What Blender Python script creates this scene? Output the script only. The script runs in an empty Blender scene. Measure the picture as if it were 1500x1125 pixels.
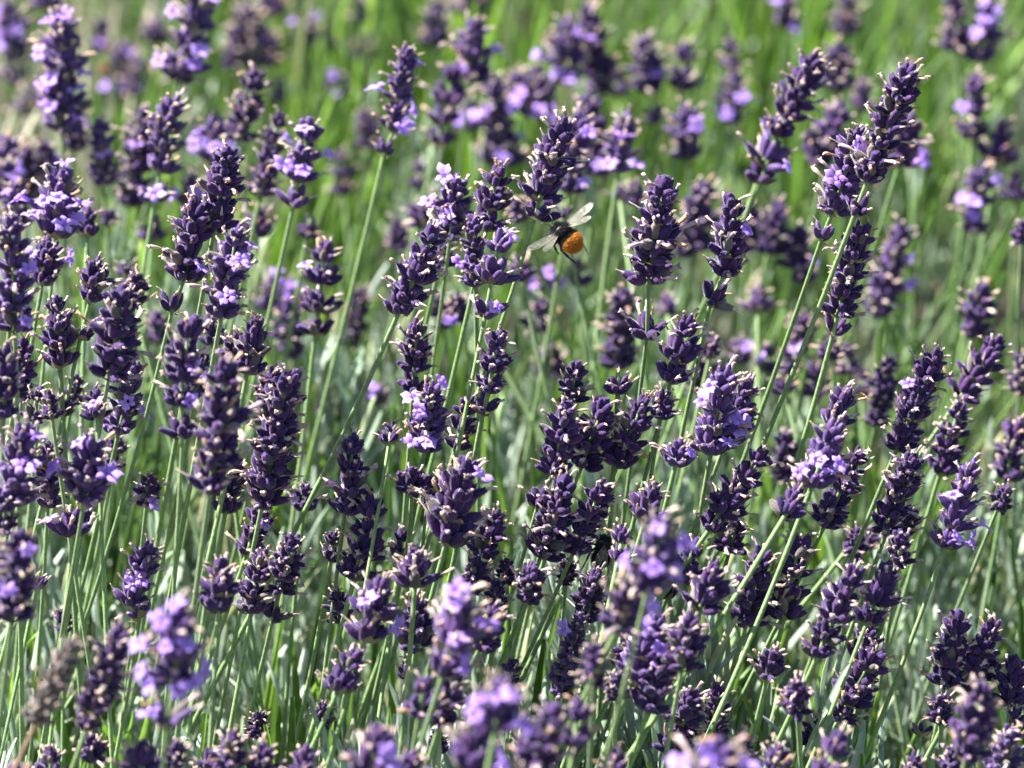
import bpy, math, random
import numpy as np
from mathutils import Vector, Matrix, Quaternion

# ------------------------------------------------------------------ camera
scene = bpy.context.scene
CAM_H, PITCH, LENS = 1.10, math.radians(23.0), 134.0
cam_d = bpy.data.cameras.new('camera')
cam = bpy.data.objects.new('camera', cam_d)
scene.collection.objects.link(cam)
cam.location = (0, 0, CAM_H)
cam.rotation_euler = (math.pi / 2 - PITCH, 0, 0)
cam_d.sensor_width = 36.0
cam_d.lens = LENS
cam_d.clip_start, cam_d.clip_end = 0.05, 200
cam_d.dof.use_dof = True
cam_d.dof.focus_distance = 1.585
cam_d.dof.aperture_fstop = 8.0
scene.camera = cam

# ------------------------------------------------------------------ world, sun, exposure
SUN_DIR = Vector((-0.62, 0.16, 0.80)).normalized()          # towards the sun
SUN_EL = math.asin(SUN_DIR.z)
w = bpy.data.worlds.new('World')
scene.world = w
w.use_nodes = True
nt = w.node_tree
sky = nt.nodes.new('ShaderNodeTexSky')
sky.sky_type = 'NISHITA'
sky.sun_disc = False
sky.sun_elevation = SUN_EL
sky.sun_rotation = math.atan2(SUN_DIR.x, SUN_DIR.y)
nt.links.new(sky.outputs[0], nt.nodes['Background'].inputs[0])
nt.nodes['Background'].inputs[1].default_value = 0.05
sd = bpy.data.lights.new('sun', 'SUN')
sd.energy = 5.0
sd.angle = math.radians(0.53)
sd.color = (1.0, 0.955, 0.88)
sun = bpy.data.objects.new('sun', sd)
scene.collection.objects.link(sun)
sun.rotation_euler = SUN_DIR.to_track_quat('Z', 'Y').to_euler()
sun.location = (-2, 2, 6)
vs = scene.view_settings
vs.view_transform = 'Standard'
vs.look = 'None'
vs.exposure = 2.32
vs.gamma = 1
scene.cycles.use_denoising = True
scene.cycles.max_bounces = 8
scene.cycles.diffuse_bounces = 2
scene.cycles.transmission_bounces = 6
scene.cycles.transparent_max_bounces = 12

# ------------------------------------------------------------------ helpers
rnd = random.Random(7)
COL = scene.collection.objects
FPX = 1500 * LENS / 36.0
RIGHT = Vector((1, 0, 0))
UP = Vector((0, math.sin(PITCH), math.cos(PITCH)))
FWD = Vector((0, math.cos(PITCH), -math.sin(PITCH)))
CAM = Vector((0, 0, CAM_H))


def ray(px, py):
    return FWD + RIGHT * ((px - 750) / FPX) - UP * ((py - 562.5) / FPX)


def at(px, py, d):
    """a point seen at that place of the photograph, d metres deep"""
    return CAM + ray(px, py) * d


def at_y(px, py, y):
    r = ray(px, py)
    return CAM + r * (y / r.y)


class MB:
    def __init__(self):
        self.v, self.f, self.m = [], [], []

    def add(self, vs_, fs, mi=0):
        o = len(self.v)
        self.v.extend(vs_)
        for f in fs:
            self.f.append(tuple(i + o for i in f))
            self.m.append(mi)

    def mesh(self, name, mats, smooth=True):
        me = bpy.data.meshes.new(name)
        me.from_pydata([tuple(p) for p in self.v], [], self.f)
        for m in mats:
            me.materials.append(m)
        me.polygons.foreach_set('material_index', self.m)
        if smooth:
            me.polygons.foreach_set('use_smooth', [True] * len(self.f))
        me.update()
        return me

    def tube(self, pts, rads, sides=8, mi=0, ridge=None, cap=True):
        n = len(pts)
        pts = [Vector(p) for p in pts]
        ref = None
        vv = []
        for i in range(n):
            t = (pts[min(i + 1, n - 1)] - pts[max(i - 1, 0)])
            t = t.normalized() if t.length > 1e-9 else Vector((0, 0, 1))
            if ref is None:
                ref = t.orthogonal().normalized()
            ref = (ref - t * ref.dot(t)).normalized()
            b = t.cross(ref)
            for k in range(sides):
                a = 2 * math.pi * k / sides
                r = rads[i] * (ridge[k % len(ridge)] if ridge else 1)
                vv.append(pts[i] + ref * (math.cos(a) * r) + b * (math.sin(a) * r))
        ff = []
        for i in range(n - 1):
            for k in range(sides):
                k2 = (k + 1) % sides
                ff.append((i * sides + k, i * sides + k2, (i + 1) * sides + k2, (i + 1) * sides + k))
        if cap:
            ff.append(tuple(range(sides - 1, -1, -1)))
            ff.append(tuple((n - 1) * sides + k for k in range(sides)))
        self.add(vv, ff, mi)


def link(name, mesh, parent=None):
    o = bpy.data.objects.new(name, mesh)
    COL.link(o)
    if parent is not None:
        o.parent = parent
    return o


def tag(o, label=None, cat=None, group=None, kind=None):
    if label: o['label'] = label
    if cat: o['category'] = cat
    if group: o['group'] = group
    if kind: o['kind'] = kind
    return o


# ------------------------------------------------------------------ materials
def mat(name):
    m = bpy.data.materials.new(name)
    m.use_nodes = True
    m.node_tree.nodes.clear()
    return m, m.node_tree


def N(t, kind, **kw):
    n = t.nodes.new(kind)
    for k, v in kw.items():
        setattr(n, k, v)
    return n


def ramp(t, fac, stops):
    r = N(t, 'ShaderNodeValToRGB')
    e = r.color_ramp.elements
    while len(e) < len(stops):
        e.new(0.5)
    for i, (p, c) in enumerate(stops):
        e[i].position = p
        e[i].color = (*c, 1)
    t.links.new(fac, r.inputs[0])
    return r.outputs[0]


def plant_mat(name, stops, rough=0.6, trans=0.0, sheen=0.0, sheen_tint=(1, 1, 1), noise_scale=0, noise_amt=0.25,
              per='island', spec=0.4, bump=0.0, bump_scale=900, trans_gain=1.25):
    m, t = mat(name)
    out = N(t, 'ShaderNodeOutputMaterial')
    geo = N(t, 'ShaderNodeNewGeometry')
    info = N(t, 'ShaderNodeObjectInfo')
    if per == 'island':
        ad = N(t, 'ShaderNodeMath', operation='ADD')
        t.links.new(geo.outputs['Random Per Island'], ad.inputs[0])
        t.links.new(info.outputs['Random'], ad.inputs[1])
        fr = N(t, 'ShaderNodeMath', operation='FRACT')
        t.links.new(ad.outputs[0], fr.inputs[0])
        fac = fr.outputs[0]
    else:
        fac = info.outputs['Random']
    col = ramp(t, fac, stops)
    tc = N(t, 'ShaderNodeTexCoord')
    if noise_scale:
        no = N(t, 'ShaderNodeTexNoise')
        no.inputs['Scale'].default_value = noise_scale
        no.inputs['Detail'].default_value = 3
        t.links.new(tc.outputs['Object'], no.inputs['Vector'])
        mr = N(t, 'ShaderNodeMapRange')
        mr.inputs[1].default_value, mr.inputs[2].default_value = 0.3, 0.7
        mr.inputs[3].default_value, mr.inputs[4].default_value = 1 - noise_amt, 1 + noise_amt
        t.links.new(no.outputs[0], mr.inputs[0])
        mx = N(t, 'ShaderNodeVectorMath', operation='SCALE')
        t.links.new(col, mx.inputs[0])
        t.links.new(mr.outputs[0], mx.inputs['Scale'])
        col = mx.outputs[0]
    p = N(t, 'ShaderNodeBsdfPrincipled')
    t.links.new(col, p.inputs['Base Color'])
    p.inputs['Roughness'].default_value = rough
    p.inputs['Specular IOR Level'].default_value = spec
    if sheen:
        p.inputs['Sheen Weight'].default_value = sheen
        p.inputs['Sheen Roughness'].default_value = 0.45
        p.inputs['Sheen Tint'].default_value = (*sheen_tint, 1)
    if bump:
        nb = N(t, 'ShaderNodeTexNoise')
        nb.inputs['Scale'].default_value = bump_scale
        nb.inputs['Detail'].default_value = 2
        t.links.new(tc.outputs['Object'], nb.inputs['Vector'])
        bp = N(t, 'ShaderNodeBump')
        bp.inputs['Strength'].default_value = bump
        bp.inputs['Distance'].default_value = 0.0004
        t.links.new(nb.outputs[0], bp.inputs['Height'])
        t.links.new(bp.outputs[0], p.inputs['Normal'])
    surf = p.outputs[0]
    if trans:
        tr = N(t, 'ShaderNodeBsdfTranslucent')
        g = N(t, 'ShaderNodeVectorMath', operation='SCALE')
        t.links.new(col, g.inputs[0])
        g.inputs['Scale'].default_value = trans_gain
        t.links.new(g.outputs[0], tr.inputs[0])
        mixs = N(t, 'ShaderNodeMixShader')
        mixs.inputs[0].default_value = trans
        t.links.new(surf, mixs.inputs[1])
        t.links.new(tr.outputs[0], mixs.inputs[2])
        surf = mixs.outputs[0]
    t.links.new(surf, out.inputs[0])
    return m


M_CALYX = plant_mat('calyx_purple', [(0.0, (0.020, 0.008, 0.056)), (0.35, (0.034, 0.012, 0.078)), (0.7, (0.050, 0.016, 0.076)),
                                     (1.0, (0.026, 0.010, 0.064))], rough=0.7, sheen=0.22, sheen_tint=(0.8, 0.75, 1.0),
                    noise_scale=420, noise_amt=0.4, bump=0.5, spec=0.22)
M_CALYX_LIGHT = plant_mat('calyx_mauve', [(0.0, (0.034, 0.014, 0.090)), (0.5, (0.058, 0.021, 0.115)), (1.0, (0.042, 0.016, 0.098))],
                          rough=0.58, sheen=0.18, sheen_tint=(0.85, 0.8, 1.0), noise_scale=420, noise_amt=0.35, bump=0.35)
M_CALYX_DRY = plant_mat('calyx_dry', [(0.0, (0.065, 0.056, 0.052)), (0.5, (0.12, 0.10, 0.088)), (1.0, (0.09, 0.076, 0.074))],
                        rough=0.8, sheen=0.2, noise_scale=420, noise_amt=0.3, bump=0.4)
M_DOWN = plant_mat('calyx_down', [(0.0, (0.34, 0.27, 0.52)), (1.0, (0.46, 0.38, 0.60))], rough=0.8, trans=0.2)
M_HAIR = plant_mat('stem_down', [(0.0, (0.42, 0.52, 0.30)), (1.0, (0.54, 0.62, 0.42))], rough=0.8, trans=0.2)
M_TIP = plant_mat('withered_petal', [(0.0, (0.36, 0.28, 0.30)), (0.3, (0.55, 0.45, 0.39)), (0.55, (0.36, 0.27, 0.20)),
                                     (0.72, (0.44, 0.34, 0.40)), (0.90, (0.44, 0.26, 0.14)), (1.0, (0.66, 0.56, 0.48))],
                  rough=0.75, trans=0.22, noise_scale=700, noise_amt=0.3, spec=0.2)
M_BRACT = plant_mat('papery_bract', [(0.0, (0.20, 0.16, 0.11)), (1.0, (0.28, 0.24, 0.14))], rough=0.8, trans=0.2)
M_PETAL = plant_mat('lilac_petal', [(0.0, (0.36, 0.22, 0.68)), (0.5, (0.47, 0.32, 0.78)), (1.0, (0.40, 0.23, 0.68))],
                    rough=0.6, trans=0.38, noise_scale=300, noise_amt=0.22, per='object', spec=0.2)
M_STEM = plant_mat('stem_green', [(0.0, (0.14, 0.24, 0.075)), (0.5, (0.20, 0.30, 0.11)), (1.0, (0.14, 0.23, 0.09))],
                   rough=0.55, sheen=0.5, sheen_tint=(0.9, 1.0, 0.85), noise_scale=500, noise_amt=0.22, trans=0.12, bump=0.5,
                   bump_scale=1600, per='object')
M_STEM_DRY = plant_mat('stem_dry', [(0.0, (0.24, 0.15, 0.11)), (1.0, (0.30, 0.2, 0.14))], rough=0.7, noise_scale=300, per='object')
M_LEAF_BRIGHT = plant_mat('leaf_bright', [(0.0, (0.14, 0.30, 0.03)), (1.0, (0.22, 0.38, 0.04))], rough=0.5, trans=0.5,
                          noise_scale=250, noise_amt=0.2, per='object')
M_LEAF = plant_mat('leaf_silver', [(0.0, (0.10, 0.15, 0.09)), (0.25, (0.36, 0.45, 0.37)), (0.5, (0.15, 0.22, 0.13)), (0.75, (0.42, 0.50, 0.44)),
                                   (0.9, (0.20, 0.30, 0.12)), (1.0, (0.36, 0.32, 0.22))],
                   rough=0.55, trans=0.16, noise_scale=120, noise_amt=0.22, spec=0.45, sheen=0.3)
M_GRASS = plant_mat('leaf_green', [(0.0, (0.035, 0.080, 0.016)), (0.3, (0.13, 0.25, 0.020)), (0.55, (0.025, 0.060, 0.014)), (0.78, (0.20, 0.34, 0.038)),
                                   (0.88, (0.08, 0.16, 0.04)), (1.0, (0.27, 0.28, 0.14))],
                   rough=0.5, trans=0.33, noise_scale=120, noise_amt=0.22, spec=0.5, trans_gain=1.3)
M_STRAW = plant_mat('straw', [(0.0, (0.30, 0.29, 0.22)), (0.5, (0.44, 0.42, 0.33)), (1.0, (0.36, 0.35, 0.24))], rough=0.7, trans=0.2, noise_scale=120)
M_BLADE = plant_mat('blade_mixed', [(0.0, (0.05, 0.11, 0.025)), (0.4, (0.15, 0.27, 0.06)), (0.75, (0.07, 0.16, 0.02)), (0.95, (0.22, 0.32, 0.15)),
                                    (1.0, (0.36, 0.31, 0.20))], rough=0.55, trans=0.3, noise_scale=120, noise_amt=0.2)

m, t = mat('soil')
out = N(t, 'ShaderNodeOutputMaterial'); p = N(t, 'ShaderNodeBsdfPrincipled')
tc = N(t, 'ShaderNodeTexCoord'); no = N(t, 'ShaderNodeTexNoise'); no.inputs['Scale'].default_value = 22; no.inputs['Detail'].default_value = 8
t.links.new(tc.outputs['Object'], no.inputs['Vector'])
t.links.new(ramp(t, no.outputs[0], [(0.3, (0.022, 0.016, 0.011)), (0.7, (0.06, 0.045, 0.03))]), p.inputs['Base Color'])
p.inputs['Roughness'].default_value = 0.95
t.links.new(p.outputs[0], out.inputs[0])
M_SOIL = m


def simple(name, col, rough=0.5, spec=0.5, sheen=0, trans=0.0):
    return plant_mat(name, [(0, tuple(c * 0.8 for c in col)), (1, col)], rough=rough, spec=spec, sheen=sheen, trans=trans)


M_BEE = simple('bee_black', (0.012, 0.011, 0.012), 0.45)
M_FUR_K = simple('fur_black', (0.013, 0.012, 0.012), 0.6)
M_FUR_O = plant_mat('fur_orange', [(0, (0.24, 0.06, 0.005)), (0.3, (0.78, 0.29, 0.016)), (0.7, (0.86, 0.36, 0.03)), (1, (0.9, 0.58, 0.16))], rough=0.6, trans=0.2)
M_FUR_T = plant_mat('fur_tawny', [(0, (0.40, 0.20, 0.05)), (1, (0.50, 0.28, 0.10))], rough=0.6, trans=0.2)
M_LEG = simple('leg_dark', (0.02, 0.017, 0.015), 0.4)
M_LEG_Y = simple('leg_pollen', (0.50, 0.40, 0.20), 0.6)
M_VEIN = simple('wing_vein', (0.40, 0.36, 0.30), 0.35, trans=0.2)
m, t = mat('wing_membrane')
out = N(t, 'ShaderNodeOutputMaterial'); g = N(t, 'ShaderNodeBsdfPrincipled'); g.inputs['Base Color'].default_value = (0.42, 0.41, 0.40, 1)
g.inputs['Roughness'].default_value = 0.22
tp = N(t, 'ShaderNodeBsdfTransparent'); mx = N(t, 'ShaderNodeMixShader')
no = N(t, 'ShaderNodeTexNoise'); no.inputs['Scale'].default_value = 700
tc = N(t, 'ShaderNodeTexCoord'); t.links.new(tc.outputs['Object'], no.inputs['Vector'])
mr = N(t, 'ShaderNodeMapRange'); mr.inputs[1].default_value = 0.35; mr.inputs[2].default_value = 0.65
mr.inputs[3].default_value = 0.02; mr.inputs[4].default_value = 0.17
t.links.new(no.outputs[0], mr.inputs[0]); t.links.new(mr.outputs[0], mx.inputs[0])
t.links.new(tp.outputs[0], mx.inputs[1]); t.links.new(g.outputs[0], mx.inputs[2]); t.links.new(mx.outputs[0], out.inputs[0])
M_WING = m

# ------------------------------------------------------------------ the ground
me = bpy.data.meshes.new('ground')
gv, gf = [], []
xs = [-60, -12, -4, -2] + [-1.5 + 0.1 * i for i in range(31)] + [2, 4, 12, 60]
ys = [-60, -12, -2] + [0.1 * i for i in range(56)] + [8, 14, 60]
for j, y in enumerate(ys):
    for i, x in enumerate(xs):
        gv.append((x, y, 0.012 * (math.sin(9 * x + 2 * y) + math.sin(7 * y - 3 * x)) - 0.02))
nx = len(xs)
for j in range(len(ys) - 1):
    for i in range(nx - 1):
        gf.append((j * nx + i, j * nx + i + 1, (j + 1) * nx + i + 1, (j + 1) * nx + i))
me.from_pydata(gv, [], gf)
me.materials.append(M_SOIL)
tag(link('ground', me), kind='structure')

# ------------------------------------------------------------------ lavender flower pieces (metres)
mm = 0.001


def frame_from(d, spin=0.0):
    q = Vector(d).normalized().to_track_quat('Z', 'Y')
    return q.to_matrix() @ Matrix.Rotation(spin, 3, 'Z')


def add_calyx(mb, base, d, L, R, r, mi=0, dry=False):
    """ribbed ovoid calyx, open at its end, with a few teeth"""
    F = frame_from(d, r.uniform(0, 6.28))
    sides = 12
    prof = [(0.0, 0.36), (0.06, 0.66), (0.20, 0.92), (0.42, 1.0), (0.62, 0.98), (0.80, 0.82), (0.92, 0.60), (1.0, 0.54)]
    bend = r.uniform(-0.10, 0.10)
    vv = []
    for (h, k) in prof:
        for s in range(sides):
            a = 2 * math.pi * s / sides
            rr = R * k * (1.07 if s % 2 == 0 else 0.90)
            hh = h
            if h == 1.0:
                hh = 1.0 + (0.045 if s % 4 == 0 else -0.03)
            vv.append(base + F @ Vector((math.cos(a) * rr + bend * L * h * h, math.sin(a) * rr, hh * L)))
    vv.append(base + F @ Vector((bend * L, 0, L * 0.93)))
    ff = []
    n = len(prof)
    for i in range(n - 1):
        for s in range(sides):
            s2 = (s + 1) % sides
            ff.append((i * sides + s, i * sides + s2, (i + 1) * sides + s2, (i + 1) * sides + s))
    for s in range(sides):
        ff.append(((n - 1) * sides + s, (n - 1) * sides + (s + 1) % sides, n * sides))
    mb.add(vv, ff, mi)
    for _ in range(64):                           # the down on the calyx
        h = r.uniform(0.05, 0.98)
        k = float(np.interp(h, [a_ for a_, b_ in prof], [b_ for a_, b_ in prof]))
        a = r.uniform(0, 6.283)
        nrm_ = F @ Vector((math.cos(a), math.sin(a), 0.5)).normalized()
        p0 = base + F @ Vector((math.cos(a) * R * k + bend * L * h * h, math.sin(a) * R * k, h * L)) - nrm_ * 0.05 * mm
        sd__ = nrm_.orthogonal().normalized() * 0.035 * mm
        mb.add([p0 - sd__, p0 + sd__, p0 + nrm_ * r.uniform(0.25, 0.5) * mm], [(0, 1, 2)], 3)
    return base + F @ Vector((bend * L, 0, L * 0.95)), (F @ Vector((2 * bend, 0, 1))).normalized()


def add_withered(mb, p0, d, r, mi):
    """a spent flower: a shrivelled little tube that curls and flares"""
    L = r.uniform(2.2, 4.6) * mm
    F = frame_from(d, r.uniform(0, 6.28))
    c = r.uniform(-0.9, 0.9)
    pts, rad = [], []
    r0 = r.uniform(0.36, 0.58) * mm
    prof = [1.0, 0.85, 0.8, 1.0, 1.35, 1.15] if r.random() < 0.75 else [1.0, 0.9, 0.75, 0.6, 0.45, 0.25]
    for i, k in enumerate(prof):
        h = i / (len(prof) - 1)
        pts.append(p0 + F @ Vector((c * L * h * h * 0.55, r.uniform(-.08, .08) * mm, (h - 0.12) * L)))
        rad.append(r0 * k * r.uniform(0.85, 1.15))
    mb.tube(pts, rad, 7, mi, ridge=[1.0, 0.78, 1.12, 0.85, 1.0, 1.15, 0.8])
    if prof[-1] > 1 and r.random() < 0.7:        # torn lobes at the rim
        for k in range(3):
            a = r.uniform(0, 6.28)
            e = pts[-1] + F @ Vector((math.cos(a), math.sin(a), 0.4)) * (r0 * 2.0)
            mb.tube([pts[-1], (pts[-1] + e) / 2, e], [r0 * 0.7, r0 * 0.6, r0 * 0.25], 5, mi)


def add_bract(mb, az, r, mi, s=1.0):
    rad = Vector((math.cos(az), math.sin(az), 0))
    tan = Vector((-math.sin(az), math.cos(az), 0))
    L, W = 4.2 * mm * s, 1.9 * mm * s
    vv, ff = [], []
    for i in range(4):
        h = i / 3
        c = rad * (1.0 * mm + L * h * 0.85) + Vector((0, 0, -0.6 * mm + L * h * h * 0.55))
        wd = W * (0.7, 1.0, 0.72, 0.05)[i]
        vv += [c - tan * wd, c + Vector((0, 0, -0.3 * mm)), c + tan * wd]
    for i in range(3):
        for k in range(2):
            a = i * 3 + k
            ff.append((a, a + 1, a + 4, a + 3))
    mb.add(vv, ff, mi)


def make_whorl(seed, kind):
    """one ring of calyxes round the stalk; kind: 'mid', 'top', 'low'"""
    r = random.Random(seed)
    mb = MB()
    tips = []
    if kind == 'mid':
        layers = [(r.randint(8, 10), 46, 1.6, 0.0, 6.3), (r.randint(6, 7), 23, 1.2, 2.0, 6.4)]
    elif kind == 'top':
        layers = [(6, 40, 1.1, 0.0, 6.3), (4, 17, 0.8, 2.2, 6.4), (1, 4, 0.1, 4.0, 5.8)]
    else:
        layers = [(r.randint(5, 6), 46, 1.3, 0.0, 6.5), (r.randint(1, 3), 22, 1.0, 1.1, 6.5)]
    for (n, tilt, r0, z0, L0) in layers:
        ph = r.uniform(0, 6.28)
        for k in range(n):
            if kind != 'top' and r.random() < 0.13:
                continue
            az = ph + 2 * math.pi * k / n + r.uniform(-0.28, 0.28)
            ti = math.radians(tilt + r.uniform(-16, 16))
            d = Vector((math.cos(az) * math.sin(ti), math.sin(az) * math.sin(ti), math.cos(ti)))
            b = Vector((math.cos(az) * r0 * mm, math.sin(az) * r0 * mm, (z0 + r.uniform(-0.4, 0.4)) * mm))
            L = L0 * r.uniform(0.78, 1.06) * mm
            R = r.uniform(1.12, 1.55) * mm
            if r.random() < 0.25:
                L *= r.uniform(0.72, 0.9); R *= 0.88
            e, ed = add_calyx(mb, b, d, L, R, r, 4 if r.random() < 0.06 else 0)
            if r.random() < 0.62:
                add_withered(mb, e, (ed + Vector((math.cos(az), math.sin(az), -0.1)) * r.uniform(0, 0.7)).normalized(), r, 1)
                tips.append((e, ed, False))
            else:
                tips.append((e, ed, True))
    if kind != 'top':
        for k in range(4):
            add_bract(mb, r.uniform(0, 6.28), r, 2, r.uniform(0.8, 1.15))
    return mb, tips


WHORLS = {}
for tone, cm in (('purple', M_CALYX), ('mauve', M_CALYX_LIGHT), ('dry', M_CALYX_DRY)):
    for kind, cnt in (('mid', 12), ('top', 7), ('low', 7)):
        lst = []
        for i in range(cnt if tone != 'dry' else 3):
            mb, tips = make_whorl(100 + i * 7 + len(kind) * 31 + ord(kind[0]), kind)
            lst.append((mb.mesh('flower_whorl', [cm, M_TIP, M_BRACT, M_DOWN, M_CALYX_DRY]), tips))
        WHORLS[tone, kind] = lst


def make_floret(seed):
    """an open two-lipped flower: tube, two upper lobes, three lower lobes; opens along +Z"""
    r = random.Random(seed)
    mb = MB()
    mb.tube([(0, 0, -0.5 * mm), (0, 0.1 * mm, 1.5 * mm), (0, 0.3 * mm, 3.0 * mm), (0, 0.4 * mm, 4.0 * mm)],
            [0.7 * mm, 0.85 * mm, 1.15 * mm, 1.6 * mm], 9, 0, cap=False)
    c0 = Vector((0, 0.4 * mm, 3.8 * mm))
    for (az, L, W, lift) in ((65, 4.0, 1.75, 0.75), (115, 4.0, 1.75, 0.75), (200, 2.9, 1.25, 0.12), (270, 3.2, 1.35, 0.0), (340, 2.9, 1.25, 0.12)):
        a = math.radians(az + r.uniform(-8, 8))
        L *= mm * r.uniform(0.85, 1.15); W *= mm * r.uniform(0.9, 1.15)
        rad = Vector((math.cos(a), math.sin(a), 0)); tan = Vector((-math.sin(a), math.cos(a), 0))
        lift += r.uniform(-0.15, 0.25)
        vv, ff = [], []
        nu, nv = 6, 5
        for i in range(nu):
            h = i / (nu - 1)
            wd = W * (0.55, 0.85, 1.02, 1.0, 0.78, 0.30)[i]
            for k in range(nv):
                s = (k / (nv - 1) - 0.5) * 2
                bulge = (1 - s * s) * 0.35 * mm
                pos = c0 + rad * (1.2 * mm + L * h * (1 - 0.25 * s * s * h)) + tan * (wd * s) + \
                    Vector((0, 0, L * lift * h - L * 0.45 * h * h + bulge + r.uniform(-0.12, 0.12) * mm))
                vv.append(pos)
        for i in range(nu - 1):
            for k in range(nv - 1):
                q = i * nv + k
                ff.append((q, q + 1, q + nv + 1, q + nv))
        mb.add(vv, ff, 0)
    return mb.mesh('floret', [M_PETAL])


FLORETS = [make_floret(300 + i) for i in range(7)]


def leaf_mesh(L, W, curl, mats, name='leaf'):
    """a narrow keeled leaf growing along +Z, its edges rolled down"""
    mb = MB()
    nu, nv = 9, 5
    vv, ff = [], []
    for i in range(nu):
        h = i / (nu - 1)
        wd = W * 0.5 * min(1, 0.45 + 2.2 * h) * (1 - max(0, (h - 0.55) / 0.45) ** 2.2 * 0.93)
        for k in range(nv):
            s = k / (nv - 1) * 2 - 1
            vv.append(Vector((wd * s, -abs(s) ** 1.5 * wd * 0.55 + curl * L * h * h, L * h)))
    for i in range(nu - 1):
        for k in range(nv - 1):
            q = i * nv + k
            ff.append((q, q + 1, q + nv + 1, q + nv))
    mb.add(vv, ff, 0)
    return mb.mesh(name, mats)


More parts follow.
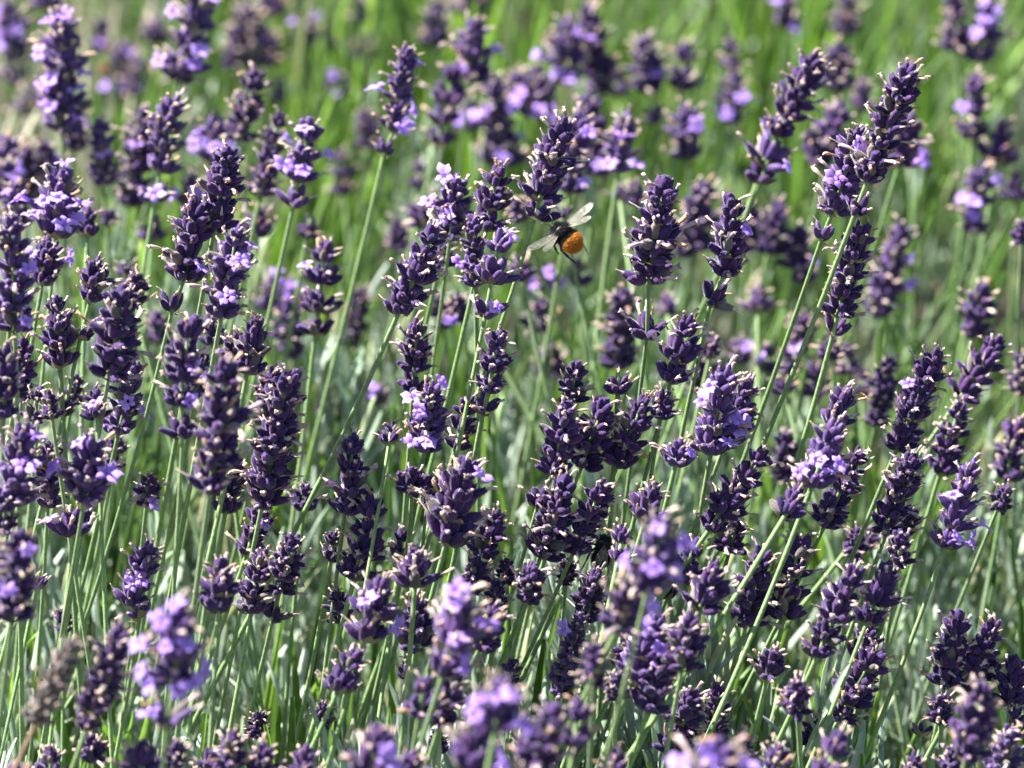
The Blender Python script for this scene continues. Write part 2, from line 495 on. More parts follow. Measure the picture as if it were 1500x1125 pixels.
# ------------------------------------------------------------------ every flower stalk of the photograph
# tip x,y | base x,y of the flower head in the photograph (1500 wide) | head width | depth in m | open florets | lower ring x,y | flags
HEADS = '''
92 8 92 190 70 1.85 15
8 0 25 75 50 2.2 8
20 60 22 118 55 2.3 0
185 60 170 140 62 2.36 7
300 -25 268 105 66 1.9 8 264 116
355 0 374 98 72 2.3 0
400 -22 395 22 50 2.4 0
440 10 448 62 52 2.4 3
378 103 350 200 50 1.85 0
318 165 310 235 60 1.9 11
410 158 382 285 42 1.8 1
458 172 437 262 54 1.72 6 430 300
252 135 235 250 58 1.75 2 227 292
215 150 190 300 50 1.9 2
148 168 150 270 42 1.85 2 157 327
10 195 8 290 60 1.9 7
92 240 82 345 76 1.66 15
18 305 22 480 60 1.52 5
337 207 315 330 58 1.58 0
290 290 270 408 60 1.58 1 252 456
350 325 325 460 62 1.56 6
478 345 468 455 60 1.72 2 462 488
285 255 275 300 45 1.9 5
65 -30 68 12 50 2.1 2
410 108 415 150 38 2.3 2
60 205 70 262 50 1.95 6
600 62 577 190 42 1.75 6 563 224
698 20 688 112 58 1.95 2
668 85 648 180 56 1.93 1 640 210
640 0 640 65 45 2.3 0
690 -35 690 18 50 2.4 0
725 110 728 240 54 2.05 7
785 90 790 168 58 2.1 5
830 15 828 118 58 2.1 6
862 10 880 135 58 2.12 1
862 125 860 195 58 1.95 1
943 50 952 130 50 2.1 2 960 178
918 158 905 250 48 1.85 5
828 172 790 292 62 1.62 0 784 318
850 165 835 280 54 1.8 4
880 180 872 255 48 1.95 2
732 238 712 335 56 1.63 0
672 255 660 345 56 1.66 6
612 232 610 275 32 2.1 0
612 285 630 325 52 1.9 0
533 155 543 215 42 2.2 0
580 320 583 365 44 2.0 0
500 215 505 285 38 2.15 0
642 322 594 440 62 1.58 0 584 458
738 330 720 412 62 1.59 4 711 462
695 318 697 415 42 1.62 3
905 268 908 292 34 1.9 0
975 258 950 410 66 1.6 0 948 490
930 262 932 300 34 1.9 1
1005 55 998 130 58 2.1 0
1003 150 1008 230 54 2.0 2
820 293 825 318 30 1.8 0
535 50 537 85 36 2.4 0
755 290 765 320 40 1.8 0
1335 92 1272 262 56 1.575 0 1253 312
1265 322 1228 458 56 1.61 0 1221 488
1262 178 1220 310 54 1.6 6 1203 352
1200 75 1140 195 58 1.75 0 1115 265
1130 205 1118 240 60 1.76 4
1232 55 1225 128 58 2.05 0
1265 112 1263 160 42 2.1 0
1235 145 1215 225 58 1.95 0
1340 160 1318 238 56 1.85 2
1243 -20 1241 50 45 2.25 0
1152 -10 1150 38 42 2.2 3
1073 52 1073 100 38 2.1 0
1082 100 1070 160 50 2.1 3 1067 178
1400 -20 1403 72 44 2.1 0
1450 -10 1437 90 58 2.1 8
1433 105 1425 200 54 2.0 2
1470 172 1460 235 54 2.0 0
1440 232 1425 335 46 1.95 7
1322 328 1285 460 48 1.95 4
1075 282 1062 400 60 1.6 1 1041 442
1035 265 1020 360 74 1.95 0
1145 290 1125 370 58 1.95 0
1185 190 1205 240 42 1.95 0
1500 325 1498 352 38 1.8 0
145 370 132 440 48 1.6 0 118 495
183 412 160 548 66 1.54 0
82 425 88 535 50 1.6 0 92 605
278 460 265 590 58 1.5 4 268 638
335 520 308 715 72 1.47 0
378 455 362 545 58 1.6 0
425 540 385 735 60 1.58 0
200 525 175 630 52 1.62 4
140 562 142 612 44 1.55 1
70 570 76 612 36 1.56 0
40 620 20 735 68 1.5 4
140 635 125 725 82 1.51 7
40 490 25 575 58 1.6 0
8 500 5 610 55 1.5 0
405 535 388 615 48 1.66 0
305 455 312 505 44 1.66 0
75 640 70 740 50 1.6 0
112 545 105 592 36 1.66 0
400 400 400 455 44 1.95 6
432 405 428 448 40 1.97 4
178 376 185 404 36 1.8 0
232 455 234 500 42 1.85 0
345 660 330 750 46 1.62 0
75 340 62 415 54 1.64 3
468 555 470 602 44 1.95 0
422 440 430 520 52 1.9 0
612 465 605 570 52 1.62 0
637 555 622 655 52 1.58 9
730 482 717 570 56 1.58 0 708 602
690 580 668 655 44 1.61 0
605 680 603 718 48 1.58 0
630 695 625 742 32 1.59 0
690 660 655 790 74 1.55 1
520 632 505 750 54 1.58 0
552 725 520 845 54 1.58 0
845 527 835 585 46 1.6 0
830 590 812 690 58 1.58 0 788 740
890 580 852 682 62 1.6 0
907 540 905 575 42 1.6 0
948 575 905 680 52 1.6 0
975 570 968 612 46 1.6 0
1010 455 982 558 62 1.6 0
1000 640 990 680 48 1.57 2
835 695 793 812 56 1.58 0
885 705 842 805 54 1.58 0
962 700 945 760 52 1.56 0
915 425 908 535 52 1.85 0
530 420 515 505 44 2.0 0
668 430 675 465 38 1.8 1
803 385 800 425 34 1.95 6
805 500 808 545 48 1.95 0
552 560 557 592 24 1.9 3
575 615 570 648 26 1.58 0
655 340 645 385 44 1.68 0
975 430 978 460 38 1.9 0
758 375 765 410 40 1.8 0
735 740 705 812 56 1.57 0
795 435 790 480 48 1.92 0
1062 540 1042 660 62 1.58 5
1100 545 1062 650 58 1.59 5
1242 562 1222 620 58 1.56 0
1228 610 1190 712 64 1.54 7
1262 652 1210 765 52 1.6 0
1125 650 1040 775 58 1.58 0
1378 505 1315 655 52 1.62 1
1470 488 1408 580 50 1.68 0
1410 580 1378 690 54 1.68 0
1340 660 1300 775 54 1.6 0
1432 665 1385 800 58 1.57 6
1490 612 1475 700 54 1.75 0
1445 410 1425 490 58 1.85 0
1305 525 1283 620 42 1.8 0
1500 515 1495 572 44 1.8 0
1150 503 1160 545 34 1.85 2
1128 498 1122 545 38 1.9 1
1178 460 1170 515 42 1.9 0
1215 488 1218 525 36 1.8 0
1110 410 1110 455 44 1.9 0
1175 372 1178 415 40 1.95 1
1047 490 1040 522 34 1.75 0
1023 520 1022 566 36 1.8 0
1263 535 1263 580 36 1.95 0
1143 548 1150 576 34 1.8 0
1150 630 1152 700 40 1.8 0
1175 712 1150 755 48 1.53 0
1475 712 1463 742 36 1.65 0
32 775 18 900 58 1.42 3
58 830 52 862 34 1.6 0
112 735 107 784 56 1.55 1
222 788 190 885 52 1.6 4 205 902
325 808 320 895 58 1.5 0
385 800 368 897 48 1.58 0
430 778 410 865 54 1.58 0 400 905
385 740 362 810 48 1.6 2
492 775 485 820 38 1.6 0
495 860 497 908 38 1.6 0
262 885 255 995 74 1.36 16 246 1058
180 915 128 1065 54 1.42 0
112 930 55 1055 44 1.38 0 dry
135 1075 132 1108 42 1.5 0
80 1090 72 1140 50 1.5 0
25 1108 20 1160 54 1.4 0
262 1080 250 1145 46 1.45 0
345 1065 325 1150 58 1.45 0
388 1085 380 1150 48 1.45 0
380 1045 380 1075 22 1.6 0
95 885 94 926 24 1.65 0
525 945 495 1012 56 1.5 0
475 1030 473 1060 22 1.55 0
565 835 535 937 68 1.5 4
612 800 608 858 62 1.52 0
615 865 610 945 58 1.55 0
688 865 650 985 82 1.4 9
735 880 705 945 54 1.5 0
625 985 615 1045 58 1.42 0
672 975 645 1060 58 1.47 0
742 990 728 1062 72 1.3 9
715 1045 690 1130 82 1.32 2
562 1060 540 1140 84 1.35 4
812 1030 780 1140 72 1.36 0
850 1020 840 1092 58 1.38 0
700 812 690 862 48 1.57 0
785 828 772 876 52 1.55 0
740 820 742 852 30 1.58 0
728 852 725 892 38 1.57 0
978 745 950 860 72 1.36 8
945 835 906 918 66 1.38 2
915 770 905 822 40 1.55 0
875 835 860 905 52 1.58 0
852 895 820 1015 38 1.57 2
872 950 870 998 48 1.4 0
965 900 930 990 62 1.5 7
905 985 903 1020 30 1.5 0
985 935 950 1040 58 1.5 0
1020 1010 985 1100 52 1.55 0
833 820 830 850 18 1.6 0
750 958 748 1000 28 1.58 0
598 958 597 992 24 1.58 0
865 1005 858 1035 30 1.57 0
975 845 980 876 38 1.6 0
640 1068 640 1102 30 1.55 0
1118 800 1092 912 56 1.58 0
1175 778 1148 905 60 1.58 0
1258 825 1198 960 58 1.53 0
1325 782 1315 822 48 1.57 0
1305 822 1270 912 58 1.55 0
1280 912 1255 965 52 1.58 0
1285 950 1232 1048 62 1.57 0
1135 945 1125 988 50 1.55 0
1165 990 1168 1040 52 1.5 0
1053 1000 1045 1088 44 1.58 0
1062 1085 1040 1150 96 1.3 9
1092 1070 1085 1125 36 1.5 0
1190 1048 1188 1086 38 1.6 0
1235 1070 1205 1140 62 1.42 0
1405 895 1385 1000 58 1.57 0
1462 903 1410 1008 58 1.57 0
1490 955 1480 1032 54 1.57 0
1445 990 1415 1110 68 1.42 0
1378 1018 1378 1056 40 1.55 0
1355 1045 1350 1076 30 1.56 0
1485 1065 1465 1130 58 1.5 0 mauve
1055 820 1025 892 58 1.51 0
1015 895 1000 975 58 1.48 0
1270 768 1275 802 38 1.75 0
345 30 350 95 50 2.3 0
130 300 128 345 40 1.7 0
230 20 228 62 40 2.4 0
150 30 148 72 40 2.4 1
205 82 208 132 44 2.35 2
45 120 48 166 46 2.25 0
200 400 196 442 42 1.65 0
58 562 50 612 46 1.58 0
220 690 215 736 42 1.62 1
450 700 445 746 42 1.64 0
12 720 5 772 52 1.5 0
212 1075 205 1130 52 1.42 0
450 1090 445 1142 50 1.45 0
602 1095 595 1148 58 1.4 2
1140 1090 1135 1142 50 1.45 0
1400 1092 1395 1145 50 1.5 0
480 30 478 72 40 2.45 0
390 40 395 96 50 2.32 0
490 100 497 140 30 2.3 3
525 0 530 32 35 2.4 0
760 100 765 152 50 2.1 2
745 185 748 240 45 2.05 3
900 95 905 140 36 2.2 0
1030 290 1000 372 50 1.95 0
1100 300 1095 360 46 1.97 0
1172 325 1165 388 46 1.96 0
385 300 378 345 50 1.82 0
455 315 450 345 40 1.85 0
225 318 222 352 40 1.9 0
112 150 108 218 46 1.95 3
38 215 40 300 52 1.95 2
642 428 650 480 40 1.86 0
1190 530 1195 580 40 1.85 0
1082 488 1086 530 40 1.9 2
1240 500 1245 545 36 1.87 0
1490 250 1488 290 36 2.0 0
22 405 15 475 56 1.63 0
350 478 345 524 48 1.63 0
300 520 290 572 45 1.6 1
172 640 165 684 40 1.66 0
590 770 585 815 40 1.62 1
1020 785 1005 850 52 1.59 0
1082 758 1070 802 48 1.6 0
1332 742 1325 782 40 1.63 0
1256 768 1250 812 40 1.67 0
935 925 915 972 46 1.55 1
1440 940 1435 988 52 1.58 0
1492 1030 1488 1062 34 1.56 0
310 1095 300 1150 50 1.5 0
905 1088 895 1142 52 1.42 0
1340 1098 1335 1142 40 1.5 0
845 380 850 418 34 1.95 0
685 140 690 190 44 2.1 2
1330 90 1332 130 38 2.2 0
20 260 26 330 50 1.8 3
'''

NUM = 'no one two three four five six seven eight nine ten eleven twelve thirteen fourteen fifteen sixteen'.split()


def bezier(p0, p1, p2, p3, n):
    o = []
    for i in range(n):
        s = i / (n - 1)
        o.append(p0 * (1 - s) ** 3 + p1 * 3 * s * (1 - s) ** 2 + p2 * 3 * s * s * (1 - s) + p3 * s ** 3)
    return o


LEAF_BRACT = [leaf_mesh(0.022, 0.0034, c, [M_LEAF_BRIGHT]) for c in (0.15, 0.3, -0.1)]
STALKS = []


def make_stalk(line):
    f = line.split()
    tone = 'purple'
    if f[-1] in ('dry', 'mauve'):
        tone = f.pop()
    v = [float(a) for a in f]
    tx, ty, bx, by, wp, d, fl = v[:7]
    low = v[7:9] if len(v) > 8 else None
    r = random.Random(hash((int(tx), int(ty), int(bx))) & 0xffff)
    fl = int(fl)
    fl_n = int(fl * (0.62 if d > 1.44 else 0.70) + 0.5)
    if tone == 'purple' and (fl >= 5 or (fl >= 2 and r.random() < 0.5)):
        tone = 'mauve'
    pb = at(bx, by, d)
    pt = at_y(tx, ty, pb.y + r.uniform(-0.010, 0.010))
    ax = pt - pb
    L = ax.length
    ax.normalize()
    # the lower, separate ring of flowers
    pl = None
    if low:
        pl = at_y(low[0], low[1], pb.y - ax.y * 0.01)
    foot = pl if pl else pb
    dirn = (pt - foot).normalized()
    # the stalk goes down into the ground, bending towards upright
    H = foot.z
    lean = dirn * (1 / max(dirn.z, 0.35))
    rx = foot.x - max(-0.26, min(0.26, lean.x * H * 0.85)) + r.uniform(-0.015, 0.015)
    ry = foot.y + r.uniform(-0.05, 0.05) - max(-0.1, min(0.1, lean.y * H * 0.5))
    root = Vector((rx, ry, -0.01))
    p2 = foot - dirn * H * 0.40
    p1 = root + Vector((r.uniform(-.02, .02), r.uniform(-.02, .02), H * 0.33)) + (p2 - root) * 0.15
    pts = bezier(root, p1, p2, foot, 18)
    ori = pts[0].copy()
    e = bpy.data.objects.new('lavender_stalk', None)
    COL.link(e)
    e.location = ori
    e.empty_display_size = 0.02
    mb = MB()
    pts2 = [p_ - ori for p_ in pts] + ([pb - ori] if pl else []) + [pb + ax * (L * 0.4) - ori, pb + ax * (L * 0.8) - ori]
    n = len(pts2)
    rb = r.uniform(1.12, 1.48) * mm * (0.8 if wp * d < 55 else 1)
    rads = [rb * (1.15 - 0.35 * i / (n - 1)) for i in range(n)]
    rads[-1] *= 0.55
    mb.tube(pts2, rads, 8, 0, ridge=[1.0, 0.84])
    dry = tone == 'dry'
    if 1.42 < d < 1.72:                           # the fine hairs of the stalk
        for _ in range(230):
            i = r.randrange(8, n - 1)
            p0 = pts2[i].lerp(pts2[i + 1], r.random())
            tg = (pts2[i + 1] - pts2[i]).normalized()
            a = r.uniform(0, 6.283)
            u_ = tg.orthogonal().normalized()
            nr = (u_ * math.cos(a) + tg.cross(u_) * math.sin(a))
            sd__ = tg.cross(nr) * 0.05 * mm
            p0 = p0 + nr * rads[i] * 0.8
            mb.add([p0 - sd__, p0 + sd__, p0 + (nr + tg * 0.5) * r.uniform(0.25, 0.5) * mm], [(0, 1, 2)], 1)
    link('stem', mb.mesh('stem', [M_STEM_DRY if dry else M_STEM, M_HAIR]), e)
    if r.random() < 0.22 and 1.45 < d < 1.75 and not dry or (tx, ty) == (1432, 665):
        i = 10 if (tx, ty) == (1432, 665) else r.randint(8, 12)
        for side in ((0,) if r.random() < 0.5 else (0, math.pi)):
            tg = (pts2[i + 1] - pts2[i]).normalized()
            lf = link('leaf', r.choice(LEAF_BRACT), e)
            lf.location = pts2[i]
            a = r.uniform(-0.5, 0.5) + side
            od = (tg * 1.0 + Vector((math.cos(a), math.sin(a), 0)) * r.uniform(0.5, 0.9)).normalized()
            lf.rotation_mode = 'QUATERNION'
            lf.rotation_quaternion = od.to_track_quat('Z', 'Y') @ Quaternion((0, 0, 1), r.uniform(-0.7, 0.7))
            sc = r.uniform(0.6, 1.05)
            lf.scale = (sc, sc, sc)
    # rings of flowers
    width = wp * d / FPX
    s0 = max(0.62, min(1.5, width / 0.0137))
    room = []
    ringH = 0.0066 * s0
    n = max(1, min(10, round((L - 0.3 * ringH) / (0.0068 * s0))))
    if L < 0.010: n = 1
    rings = []
    toph = 0.0085 * s0
    for i in range(n):
        h = 0 if n == 1 else (i / (n - 1)) ** 0.96 * max(0.0, L - toph)
        kind = 'top' if (i == n - 1 and n > 1) else 'mid'
        if n == 1 and wp < 34: kind = 'low'
        s = s0 * (1.04 - 0.22 * (i / max(1, n - 1)) ** 1.6) * r.uniform(0.86, 1.12)
        if i == 0 and n > 2: s *= 0.94
        rings.append((pb + ax * (h + r.uniform(-0.8, 0.8) * mm * (0 < i < n - 1)), ax, kind, s))
    if pl:
        rings.append((pl, (pb - pl).normalized(), 'low', s0 * r.uniform(0.88, 1.0)))
    cand = []
    for (p_, a_, kind, s) in rings:
        me_, tips = r.choice(WHORLS[tone, kind])
        o = link('flower_whorl', me_, e)
        a2 = (a_ + Vector((r.uniform(-.15, .15), r.uniform(-.15, .15), r.uniform(-.1, .1)))).normalized()
        q = a2.to_track_quat('Z', 'Y') @ Quaternion((0, 0, 1), r.uniform(0, 6.28))
        o.location = p_ - ori + Vector((r.uniform(-.4, .4), r.uniform(-.4, .4), 0)) * mm
        o.rotation_mode = 'QUATERNION'
        o.rotation_quaternion = q
        o.scale = (s * r.uniform(1.10, 1.26), s * r.uniform(1.10, 1.26), s * r.uniform(.98, 1.1))
        for (tp_, td, free) in tips:
            wd = q @ td
            cand.append((o, tp_, td, wd.dot(-FWD) + 0.7 * abs(wd.x) + r.uniform(0, 0.9) + (0.25 if free else 0), s))
    cand.sort(key=lambda c: -c[3])
    for (o, tp_, td, _, s) in cand[:fl_n]:
        k = link('floret', r.choice(FLORETS), o)
        k.location = tp_
        dd = (td + Vector((r.uniform(-.3, .3), r.uniform(-.3, .3), r.uniform(-.1, .4)))).normalized()
        k.rotation_mode = 'QUATERNION'
        k.rotation_quaternion = dd.to_track_quat('Z', 'Y') @ Quaternion((0, 0, 1), r.uniform(0, 6.28))
        sc = r.uniform(0.72, 1.0) / s ** 0.6 * (0.84 if d < 1.44 else 0.94)
        k.scale = (sc, sc, sc)
    # words for it
    fl = fl_n
    cm = L * 100
    size = 'stubby' if cm < 1.6 else 'short' if cm < 2.6 else 'long' if cm > 4.2 else 'medium'
    focus = 'blurred' if (d > 1.78 or d < 1.44) else 'sharp'
    dx = (tx - bx) / max(8, by - ty)
    lean_w = 'right-leaning' if dx > 0.32 else 'left-leaning' if dx < -0.12 else 'upright'
    if dry:
        what = f'{focus} {lean_w} withered grey-brown lavender spike'
    elif fl == 0:
        what = f'{focus} {size} {lean_w} dark purple lavender spike' + (' with separate lower ring' if low else '')
    else:
        what = f'{focus} {size} {lean_w} lavender spike with ' + ('a lilac floret' if fl < 2 else 'few lilac florets' if fl < 5 else 'several lilac florets' if fl < 10 else 'many lilac florets')
    STALKS.append((e, what, (tx + bx) / 2, (ty + by) / 2))
    return e, pts


for ln in HEADS.strip().splitlines():
    make_stalk(ln)


def place_words(x, y):
    px = max(0, min(100, round(x / 15)))
    py = max(0, min(100, round(y / 11.25)))
    return f'{px}% across, {py}% down'


for (e, what, x, y) in STALKS:
    tag(e, what + ', ' + place_words(x, y), 'lavender', 'lavender stalks in flower')


# ------------------------------------------------------------------ leaves, shoots and bare stems that nobody could count
def strips(P, T, S, Lg, Wd, curl, bend, nu=4):
    """many narrow leaves at once: P root, T direction, S sideways; returns vertices and quads"""
    n = len(P)
    Nn = np.cross(T, S)
    h = np.linspace(0, 1, nu + 1)
    prof = np.array([0.6, 0.95, 1.0, 0.95, 0.42]) if nu == 4 else np.interp(h, [0, .25, .5, .75, 1], [0.55, 1.0, 1.0, 0.8, 0.14])
    V = np.zeros((n, nu + 1, 3, 3))
    for i in range(nu + 1):
        c = P + T * (Lg * h[i])[:, None] + Nn * (curl * Lg * h[i] ** 2)[:, None] + S * (bend * Lg * h[i] ** 2)[:, None]
        wv = S * (Wd * 0.5 * prof[i])[:, None]
        dv = Nn * (Wd * 0.24 * prof[i])[:, None]
        V[:, i, 0] = c - wv - dv
        V[:, i, 1] = c + dv
        V[:, i, 2] = c + wv - dv
    base = (np.arange(n) * (nu + 1) * 3)[:, None, None]
    q = []
    for i in range(nu):
        for k in range(2):
            a = i * 3 + k
            q.append([a, a + 1, a + 4, a + 3])
    Q = (base + np.array(q)[None]).reshape(-1, 4)
    return V.reshape(-1, 3), Q


def np_mesh(name, V, Q, mats):
    me = bpy.data.meshes.new(name)
    me.vertices.add(len(V))
    me.vertices.foreach_set('co', V.astype(np.float32).ravel())
    me.loops.add(len(Q) * 4)
    me.loops.foreach_set('vertex_index', Q.astype(np.int32).ravel())
    me.polygons.add(len(Q))
    me.polygons.foreach_set('loop_start', np.arange(0, len(Q) * 4, 4, dtype=np.int32))
    me.polygons.foreach_set('use_smooth', np.ones(len(Q), dtype=bool))
    for m_ in mats:
        me.materials.append(m_)
    me.update(calc_edges=True)
    me.validate()
    return me


G = np.random.default_rng(11)


def norm(a):
    return a / np.linalg.norm(a, axis=1, keepdims=True)


def spots(n, y0, y1, pw=1.0):
    y = y0 + (y1 - y0) * G.random(n) ** pw
    half = 0.13 * y / 1.47 * 1.25 + 0.16
    x = (G.random(n) * 2 - 1) * half
    return x, y


def canopy(x, y):
    """height of the leafy mound"""
    return 0.285 + 0.022 * np.exp(-((y - 1.62) / 0.2) ** 2) - 0.05 * np.clip((1.42 - y) / 0.3, 0, 1) + 0.028 * np.sin(9.0 * x + 1.3 * y) + 0.026 * np.sin(6.1 * y - 5 * x + 1) + 0.018 * np.sin(21 * x + 13 * y)


# leafy shoots
ca, cb_ = spots(330, 1.12, 1.95, 1.0)
cc, cd = spots(300, 1.9, 4.3, 1.1)
ia = G.integers(0, 330, 3400); ib = G.integers(0, 300, 550)
x = np.concatenate([ca[ia] + G.normal(0, 0.014, 3400), cc[ib] + G.normal(0, 0.016, 550)])
y = np.concatenate([cb_[ia] + G.normal(0, 0.015, 3400), cd[ib] + G.normal(0, 0.018, 550)])
ns = len(x)
clump = np.concatenate([G.normal(0, 0.035, 330)[ia], G.normal(0, 0.03, 300)[ib]])
topz = canopy(x, y) + clump + G.normal(0, 0.022, ns)
nl = 16
sx = np.repeat(x, nl); sy = np.repeat(y, nl); st = np.repeat(topz, nl)
lean = np.repeat(G.normal(0, 0.16, (ns, 2)), nl, axis=0)
k = np.tile(np.arange(nl), ns)
drop = (k / nl) * np.repeat(G.uniform(0.10, 0.17, ns), nl)
az = k * 1.57 + (k // 2) * 0.8 + np.repeat(G.uniform(0, 6.28, ns), nl) + G.normal(0, 0.3, ns * nl)
P = np.stack([sx - lean[:, 0] * drop, sy - lean[:, 1] * drop, st - 0.03 - drop], 1)
up = 0.14 + 0.50 * (k / nl) + G.normal(0, 0.16, ns * nl)
T = norm(np.stack([np.cos(az) * np.sin(up) + lean[:, 0], np.sin(az) * np.sin(up) + lean[:, 1], np.cos(up)], 1))
S = norm(np.cross(T, np.stack([np.cos(az), np.sin(az), 0 * az], 1)) + 1e-6)
Lg = G.uniform(0.022, 0.040, ns * nl) * (0.75 + 0.4 * k / nl)
Wd = G.uniform(0.0024, 0.0038, ns * nl)
V, Q = strips(P, T, S, Lg, Wd, G.uniform(-0.25, 0.15, ns * nl), G.normal(0, 0.06, ns * nl))
me = np_mesh('lavender_foliage', V, Q, [M_LEAF])
tag(link('lavender_foliage', me), 'dense silvery grey-green lavender leaves under the flowers', 'foliage', kind='stuff')


def blades(name, label, cat, x, y, hmin, hmax, wmin, wmax, m_, drop=0.07):
    nb = len(x)
    P = np.stack([x, y, canopy(x, y) - drop], 1)
    T = norm(np.stack([G.normal(0.07, 0.17, nb), G.normal(0, 0.15, nb), np.ones(nb)], 1))
    a = G.uniform(0, 6.28, nb)
    S = norm(np.cross(T, np.stack([np.cos(a), np.sin(a), 0 * a], 1)))
    V2, Q2 = strips(P, T, S, G.uniform(hmin, hmax, nb), G.uniform(wmin, wmax, nb), G.normal(0, 0.12, nb), G.normal(0, 0.08, nb))
    tag(link(name, np_mesh(name, V2, Q2, [m_])), label, cat, kind='stuff')


# bright green blades among the flower stalks, few near and many far
def clumped(n, nc_, y0, y1, pw, sx_, sy_):
    cx, cy = spots(nc_, y0, y1, pw)
    i_ = G.integers(0, nc_, n)
    return cx[i_] + G.normal(0, sx_, n), cy[i_] + G.normal(0, sy_, n)


x1, y1_ = clumped(620, 150, 1.15, 1.9, 1.0, 0.012, 0.02)
x2, y2_ = clumped(2300, 250, 1.70, 4.4, 1.1, 0.012, 0.022)
keep = ~((x2 < -0.25) & (y2_ > 2.05) & (y2_ < 3.5) & (G.random(len(x2)) < 0.85))
x2, y2_ = x2[keep], y2_[keep]
x4, y4 = clumped(520, 170, 2.1, 4.2, 0.9, 0.02, 0.03)     # longer, broader ones far back
keep = ~((x4 < -0.25) & (y4 > 2.05) & (y4 < 3.5))
x4, y4 = x4[keep], y4[keep]
nn_ = len(x1) + len(x2)
lo_h = np.concatenate([np.full(nn_, 0.05), np.full(len(x4), 0.12)]); hi_h = np.concatenate([np.full(nn_, 0.14), np.full(len(x4), 0.20)])
lo_w = np.concatenate([np.full(nn_, 0.0026), np.full(len(x4), 0.0050)]); hi_w = np.concatenate([np.full(nn_, 0.0056), np.full(len(x4), 0.0085)])
blades('green_blades', 'bright yellow-green leaf blades standing among the stalks', 'foliage',
       np.concatenate([x1, x2, x4]), np.concatenate([y1_, y2_, y4]), lo_h, hi_h, lo_w, hi_w, M_GRASS)
x3 = G.uniform(-0.6, -0.25, 700); y3 = G.uniform(2.05, 3.3, 700)
blades('dry_blades', 'pale dry grass blades behind the flowers', 'dry grass', x3, y3, 0.08, 0.17, 0.003, 0.006, M_STRAW)

# bare stems, thin and round
nb = 2500
x, y = spots(nb, 1.62, 4.6, 0.75)
z1 = 0.28 + 0.12 * G.random(nb) + 0.04 * (y > 2.2)
R0 = np.stack([x, y, np.full(nb, 0.05)], 1)
lx = G.normal(0.07, 0.06, nb); ly = G.normal(0, 0.04, nb)
nu, sd_ = 6, 5
V = np.zeros((nb, nu + 1, sd_, 3))
rad = G.uniform(0.0008, 0.0013, nb)
cb = G.normal(0, 0.02, nb)
for i in range(nu + 1):
    h = i / nu
    c = R0 + np.stack([lx * h + cb * h * h, ly * h, (z1 - 0.05) * h], 1)
    for s in range(sd_):
        aa = 6.2832 * s / sd_
        V[:, i, s] = c + np.stack([np.cos(aa) * rad, np.sin(aa) * rad, 0 * rad], 1)
q = []
for i in range(nu):
    for s in range(sd_):
        s2 = (s + 1) % sd_
        q.append([i * sd_ + s, i * sd_ + s2, (i + 1) * sd_ + s2, (i + 1) * sd_ + s])
Q = ((np.arange(nb) * (nu + 1) * sd_)[:, None, None] + np.array(q)[None]).reshape(-1, 4)
me = np_mesh('flowerless_stems', V.reshape(-1, 3), Q, [M_BLADE])
tag(link('flowerless_stems', me), 'crowd of thin green lavender stems without flower heads', 'stems', kind='stuff')


# ------------------------------------------------------------------ bees
def spikes(surface, count, length, seed, lean=(0, -1, 0), thick=0.00007):
    """short hairs standing on sample points (position, normal)"""
    r = random.Random(seed)
    mb = MB()
    for _ in range(count):
        p_, n_ = surface(r)
        d = (n_ + Vector(lean) * r.uniform(0.3, 0.8) + Vector((r.gauss(0, .25), r.gauss(0, .25), r.gauss(0, .25)))).normalized()
        L = length * r.uniform(0.6, 1.2)
        s = d.orthogonal().normalized() * thick
        b = d.cross(s)
        mb.add([p_ - n_ * 0.0002 + s, p_ - n_ * 0.0002 - s * 0.5 + b * 0.9, p_ - n_ * 0.0002 - s * 0.5 - b * 0.9, p_ + d * L],
               [(0, 1, 3), (1, 2, 3), (2, 0, 3)])
    return mb


BODY = [(-8.6, 0.3, -1.1), (-8.0, 1.5, -0.9), (-6.8, 2.9, -0.5), (-5.0, 3.9, -0.1), (-3.0, 4.2, 0.0), (-1.2, 3.7, 0.0), (-0.3, 3.0, 0.0),
        (0.6, 3.7, 0.2), (2.0, 4.4, 0.4), (3.4, 4.1, 0.3), (4.4, 2.2, -0.2), (5.0, 1.9, -0.5), (5.8, 2.2, -0.8), (6.8, 1.9, -1.2),
        (7.6, 1.1, -1.7), (8.1, 0.35, -2.0)]


def body_pt(y, a):
    for i in range(len(BODY) - 1):
        y0, r0, z0 = BODY[i]; y1, r1, z1 = BODY[i + 1]
        if y0 <= y <= y1:
            k = (y - y0) / (y1 - y0)
            rr, zz = r0 + (r1 - r0) * k, z0 + (z1 - z0) * k
            slope = (r1 - r0) / (y1 - y0)
            p_ = Vector((math.cos(a) * rr, y, zz + math.sin(a) * rr * 0.9)) * mm
            return p_, Vector((math.cos(a), -slope, math.sin(a))).normalized()


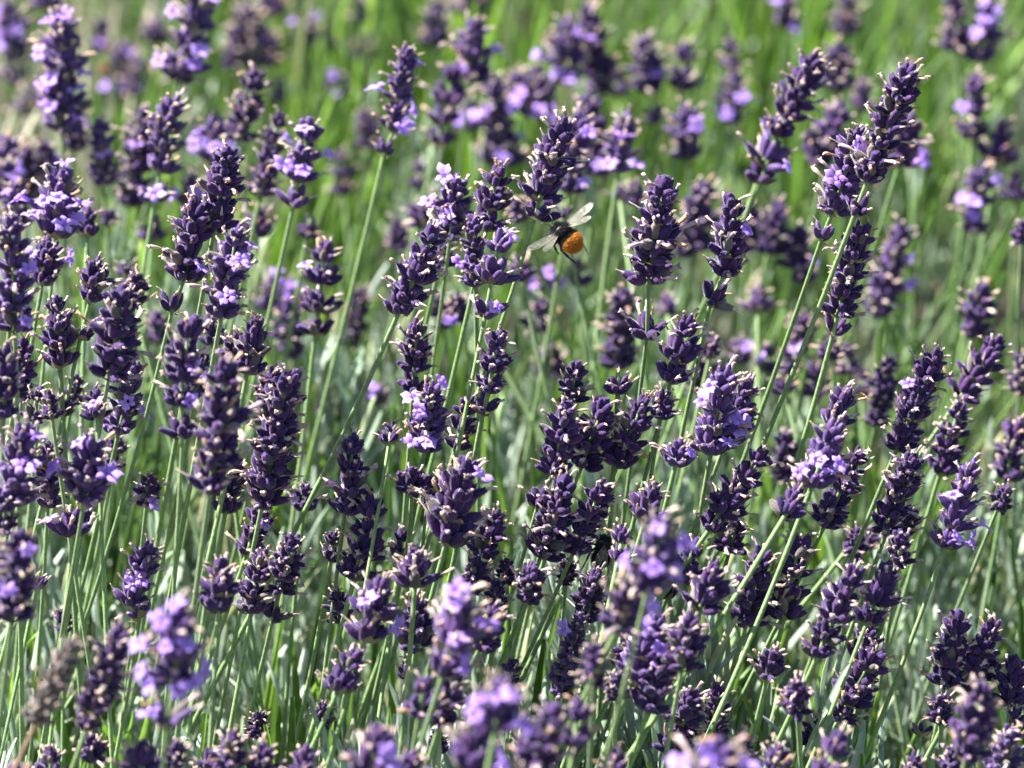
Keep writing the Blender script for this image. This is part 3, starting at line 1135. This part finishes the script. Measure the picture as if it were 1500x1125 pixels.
def wing_shape(side):
    mb = MB()
    LX, WY = 1.22, 0.84
    top = [(0, 0.5), (2.5, 1.4), (6, 2.1), (9.5, 2.3), (12, 1.6), (12.8, 0.3)]
    bot = [(0, -0.3), (2.5, -1.0), (6, -1.9), (9.5, -2.3), (12, -1.4), (12.8, 0.0)]
    for (ox, oy, sc, rot) in ((0, 0, 1.0, 0.0), (0.3, -1.1, 0.72, -0.34)):
        vv, ff = [], []
        ca, sa = math.cos(rot), math.sin(rot)

        def tr(x_, y_, lift=0.0):
            x_, y_ = x_ * sc * LX, y_ * sc * WY
            return Vector((side * (ox + x_ * ca - y_ * sa), oy + x_ * sa + y_ * ca, lift + 0.02 * x_ * x_ * 0.35)) * mm
        for (a_, b_) in zip(top, bot):
            for k in range(4):
                u = k / 3
                vv.append(tr(a_[0], a_[1] * (1 - u) + b_[1] * u, 0.12 * math.sin(u * 9)))
        for i in range(len(top) - 1):
            for k in range(3):
                q_ = i * 4 + k
                ff.append((q_, q_ + 1, q_ + 5, q_ + 4))
        mb.add(vv, ff, 0)
        veins = [top, [(0, 0.1), (4, 0.7), (8, 1.0), (11.5, 0.9)], [(0, 0), (4, -0.3), (8, -0.4), (11, -0.6)], [(1, -0.2), (5, -1.1), (8.5, -1.5)],
                 [(4, 0.7), (4.5, -0.3), (5, -1.1)], [(8, 1.0), (8.2, -0.4), (8.5, -1.5)], bot]
        for vn in veins:
            mb.tube([tr(a_, b_, 0.1) for (a_, b_) in vn], [0.10 * mm] * len(vn), 5, 1)
    return mb


def make_bee(name, label, cat, centre, F, X, tail_mat, tail_from, legs=True, wing_fold=0.0, scale=1.0, n_hair=5200):
    e = bpy.data.objects.new(name, None)
    COL.link(e)
    F = F.normalized(); X = (X - F * X.dot(F)).normalized(); Z = X.cross(F)
    e.matrix_world = Matrix.Translation(centre) @ Matrix((X, F, Z)).transposed().to_4x4() @ Matrix.Scale(scale, 4)
    tag(e, label, cat)
    mb = MB()
    sides = 20
    vv, ff, mi = [], [], []
    for (y_, r_, z_) in BODY:
        for s in range(sides):
            a_ = 2 * math.pi * s / sides
            vv.append(Vector((math.cos(a_) * r_, y_, z_ + math.sin(a_) * r_ * 0.9)) * mm)
    for i in range(len(BODY) - 1):
        for s in range(sides):
            s2 = (s + 1) % sides
            ff.append((i * sides + s, (i + 1) * sides + s, (i + 1) * sides + s2, i * sides + s2))
    ff.append(tuple(range(sides))); ff.append(tuple((len(BODY) - 1) * sides + s for s in range(sides - 1, -1, -1)))
    mb.add(vv, ff, 0)
    mb.m = [1 if (i < sides * (len(BODY) - 1) and BODY[i // sides][0] < tail_from - 0.6) else 0 for i in range(len(mb.f))]
    link('body', mb.mesh('body', [M_BEE, tail_mat]), e)
    # eyes
    for s in (-1, 1):
        m2 = MB()
        vv = []
        for i in range(7):
            for j in range(10):
                th, ph = math.pi * i / 6, 2 * math.pi * j / 10
                vv.append(Vector((s * 1.75 + 0.55 * math.sin(th) * math.cos(ph), 6.5 + 0.75 * math.sin(th) * math.sin(ph), -0.9 + 1.0 * math.cos(th))) * mm)
        m2.add(vv, [(i * 10 + j, i * 10 + (j + 1) % 10, (i + 1) * 10 + (j + 1) % 10, (i + 1) * 10 + j) for i in range(6) for j in range(10)])
        link('eye', m2.mesh('eye', [M_LEG]), e)
        m3 = MB()
        m3.tube([Vector((s * 0.5, 7.6, -0.9)) * mm, Vector((s * 1.5, 8.6, 0.1)) * mm, Vector((s * 2.4, 10.4, -0.2)) * mm, Vector((s * 3.0, 12.2, -0.9)) * mm],
                [0.13 * mm, 0.15 * mm, 0.17 * mm, 0.14 * mm], 6)
        link('antenna', m3.mesh('antenna', [M_LEG]), e)
    yt = tail_from

    def front(r): return body_pt(r.uniform(yt - 0.3, 6.9), r.uniform(0, 6.283))

    def back(r): return body_pt(-8.5 + (yt + 8.5) * r.random() ** 0.8, r.uniform(0, 6.283))
    link('dark_fur', spikes(front, n_hair, 1.75 * mm, 5, thick=0.0001).mesh('dark_fur', [M_FUR_K], False), e)
    link('tail_fur', spikes(back, int(n_hair * 0.6), 1.6 * mm, 6, thick=0.00016).mesh('tail_fur', [tail_mat], False), e)
    for s in (-1, 1):
        o = link('wing', wing_shape(s).mesh('wing', [M_WING, M_VEIN]), e)
        o.location = Vector((s * 2.4, 2.2, 2.4)) * mm
        o.rotation_euler = (math.radians(-20), -s * math.radians(5), math.radians(-9 if s > 0 else -7) - s * wing_fold)
    if legs:
        for s in (-1, 1):
            for (y0, pl_, mt) in ((3.2, [(2.0, 3.2, -2.6), (4.0, 5.4, -3.8), (4.2, 6.6, -6.0), (3.8, 7.0, -7.8)], M_LEG),
                                  (1.8, [(2.4, 1.6, -2.8), (5.0, 1.2, -4.0), (5.4, -0.6, -6.4), (5.0, -1.8, -8.4)], M_LEG),
                                  (0.4, [(2.4, 0.2, -2.8), (4.6, -2.6, -3.8), (4.4, -7.0, -5.0), (3.6, -10.6, -6.4), (3.2, -13.0, -7.4)],
                                   M_LEG_Y if (s > 0 and cat == 'bumblebee' and wing_fold == 0) else M_LEG)):
                mb = MB()
                pp = [Vector((s * a_, b_, c_)) * mm for (a_, b_, c_) in pl_]
                fine = []
                for i in range(len(pp) - 1):
                    fine += [pp[i], pp[i].lerp(pp[i + 1], 0.33), pp[i].lerp(pp[i + 1], 0.8)]
                fine.append(pp[-1])
                nn = len(fine)
                mb.tube(fine, [(0.66 - 0.40 * i / (nn - 1)) * mm * (1.35 if i % 3 == 2 and i > 3 else 1.0) for i in range(nn)], 7)
                link('leg', mb.mesh('leg', [mt]), e)
    return e


def cv(r_, u_, t_):
    return RIGHT * r_ + UP * u_ - FWD * t_


make_bee('bumblebee', 'black bumblebee with orange tail flying with spread wings between the purple spikes', 'bumblebee',
         at(827, 345, 1.585), cv(-0.68, 0.62, -0.24), cv(0.86, 0.46, -0.22), M_FUR_O, -3.0, scale=0.97)
make_bee('bumblebee', 'all black bumblebee half hidden behind a dark lavender spike', 'bumblebee',
         at(884, 806, 1.60), cv(0.25, 0.9, -0.2), cv(0.5, -0.1, -0.8), M_FUR_K, -2.5, wing_fold=1.1, scale=0.9, n_hair=2600)
make_bee('honeybee', 'blurred tawny bee feeding on lilac florets of a distant lavender spike', 'bee',
         at(160, 100, 2.33), cv(0.75, 0.35, -0.3), cv(-0.2, 0.5, 0.8), M_FUR_T, -0.5, wing_fold=1.1, scale=0.8, n_hair=1500)
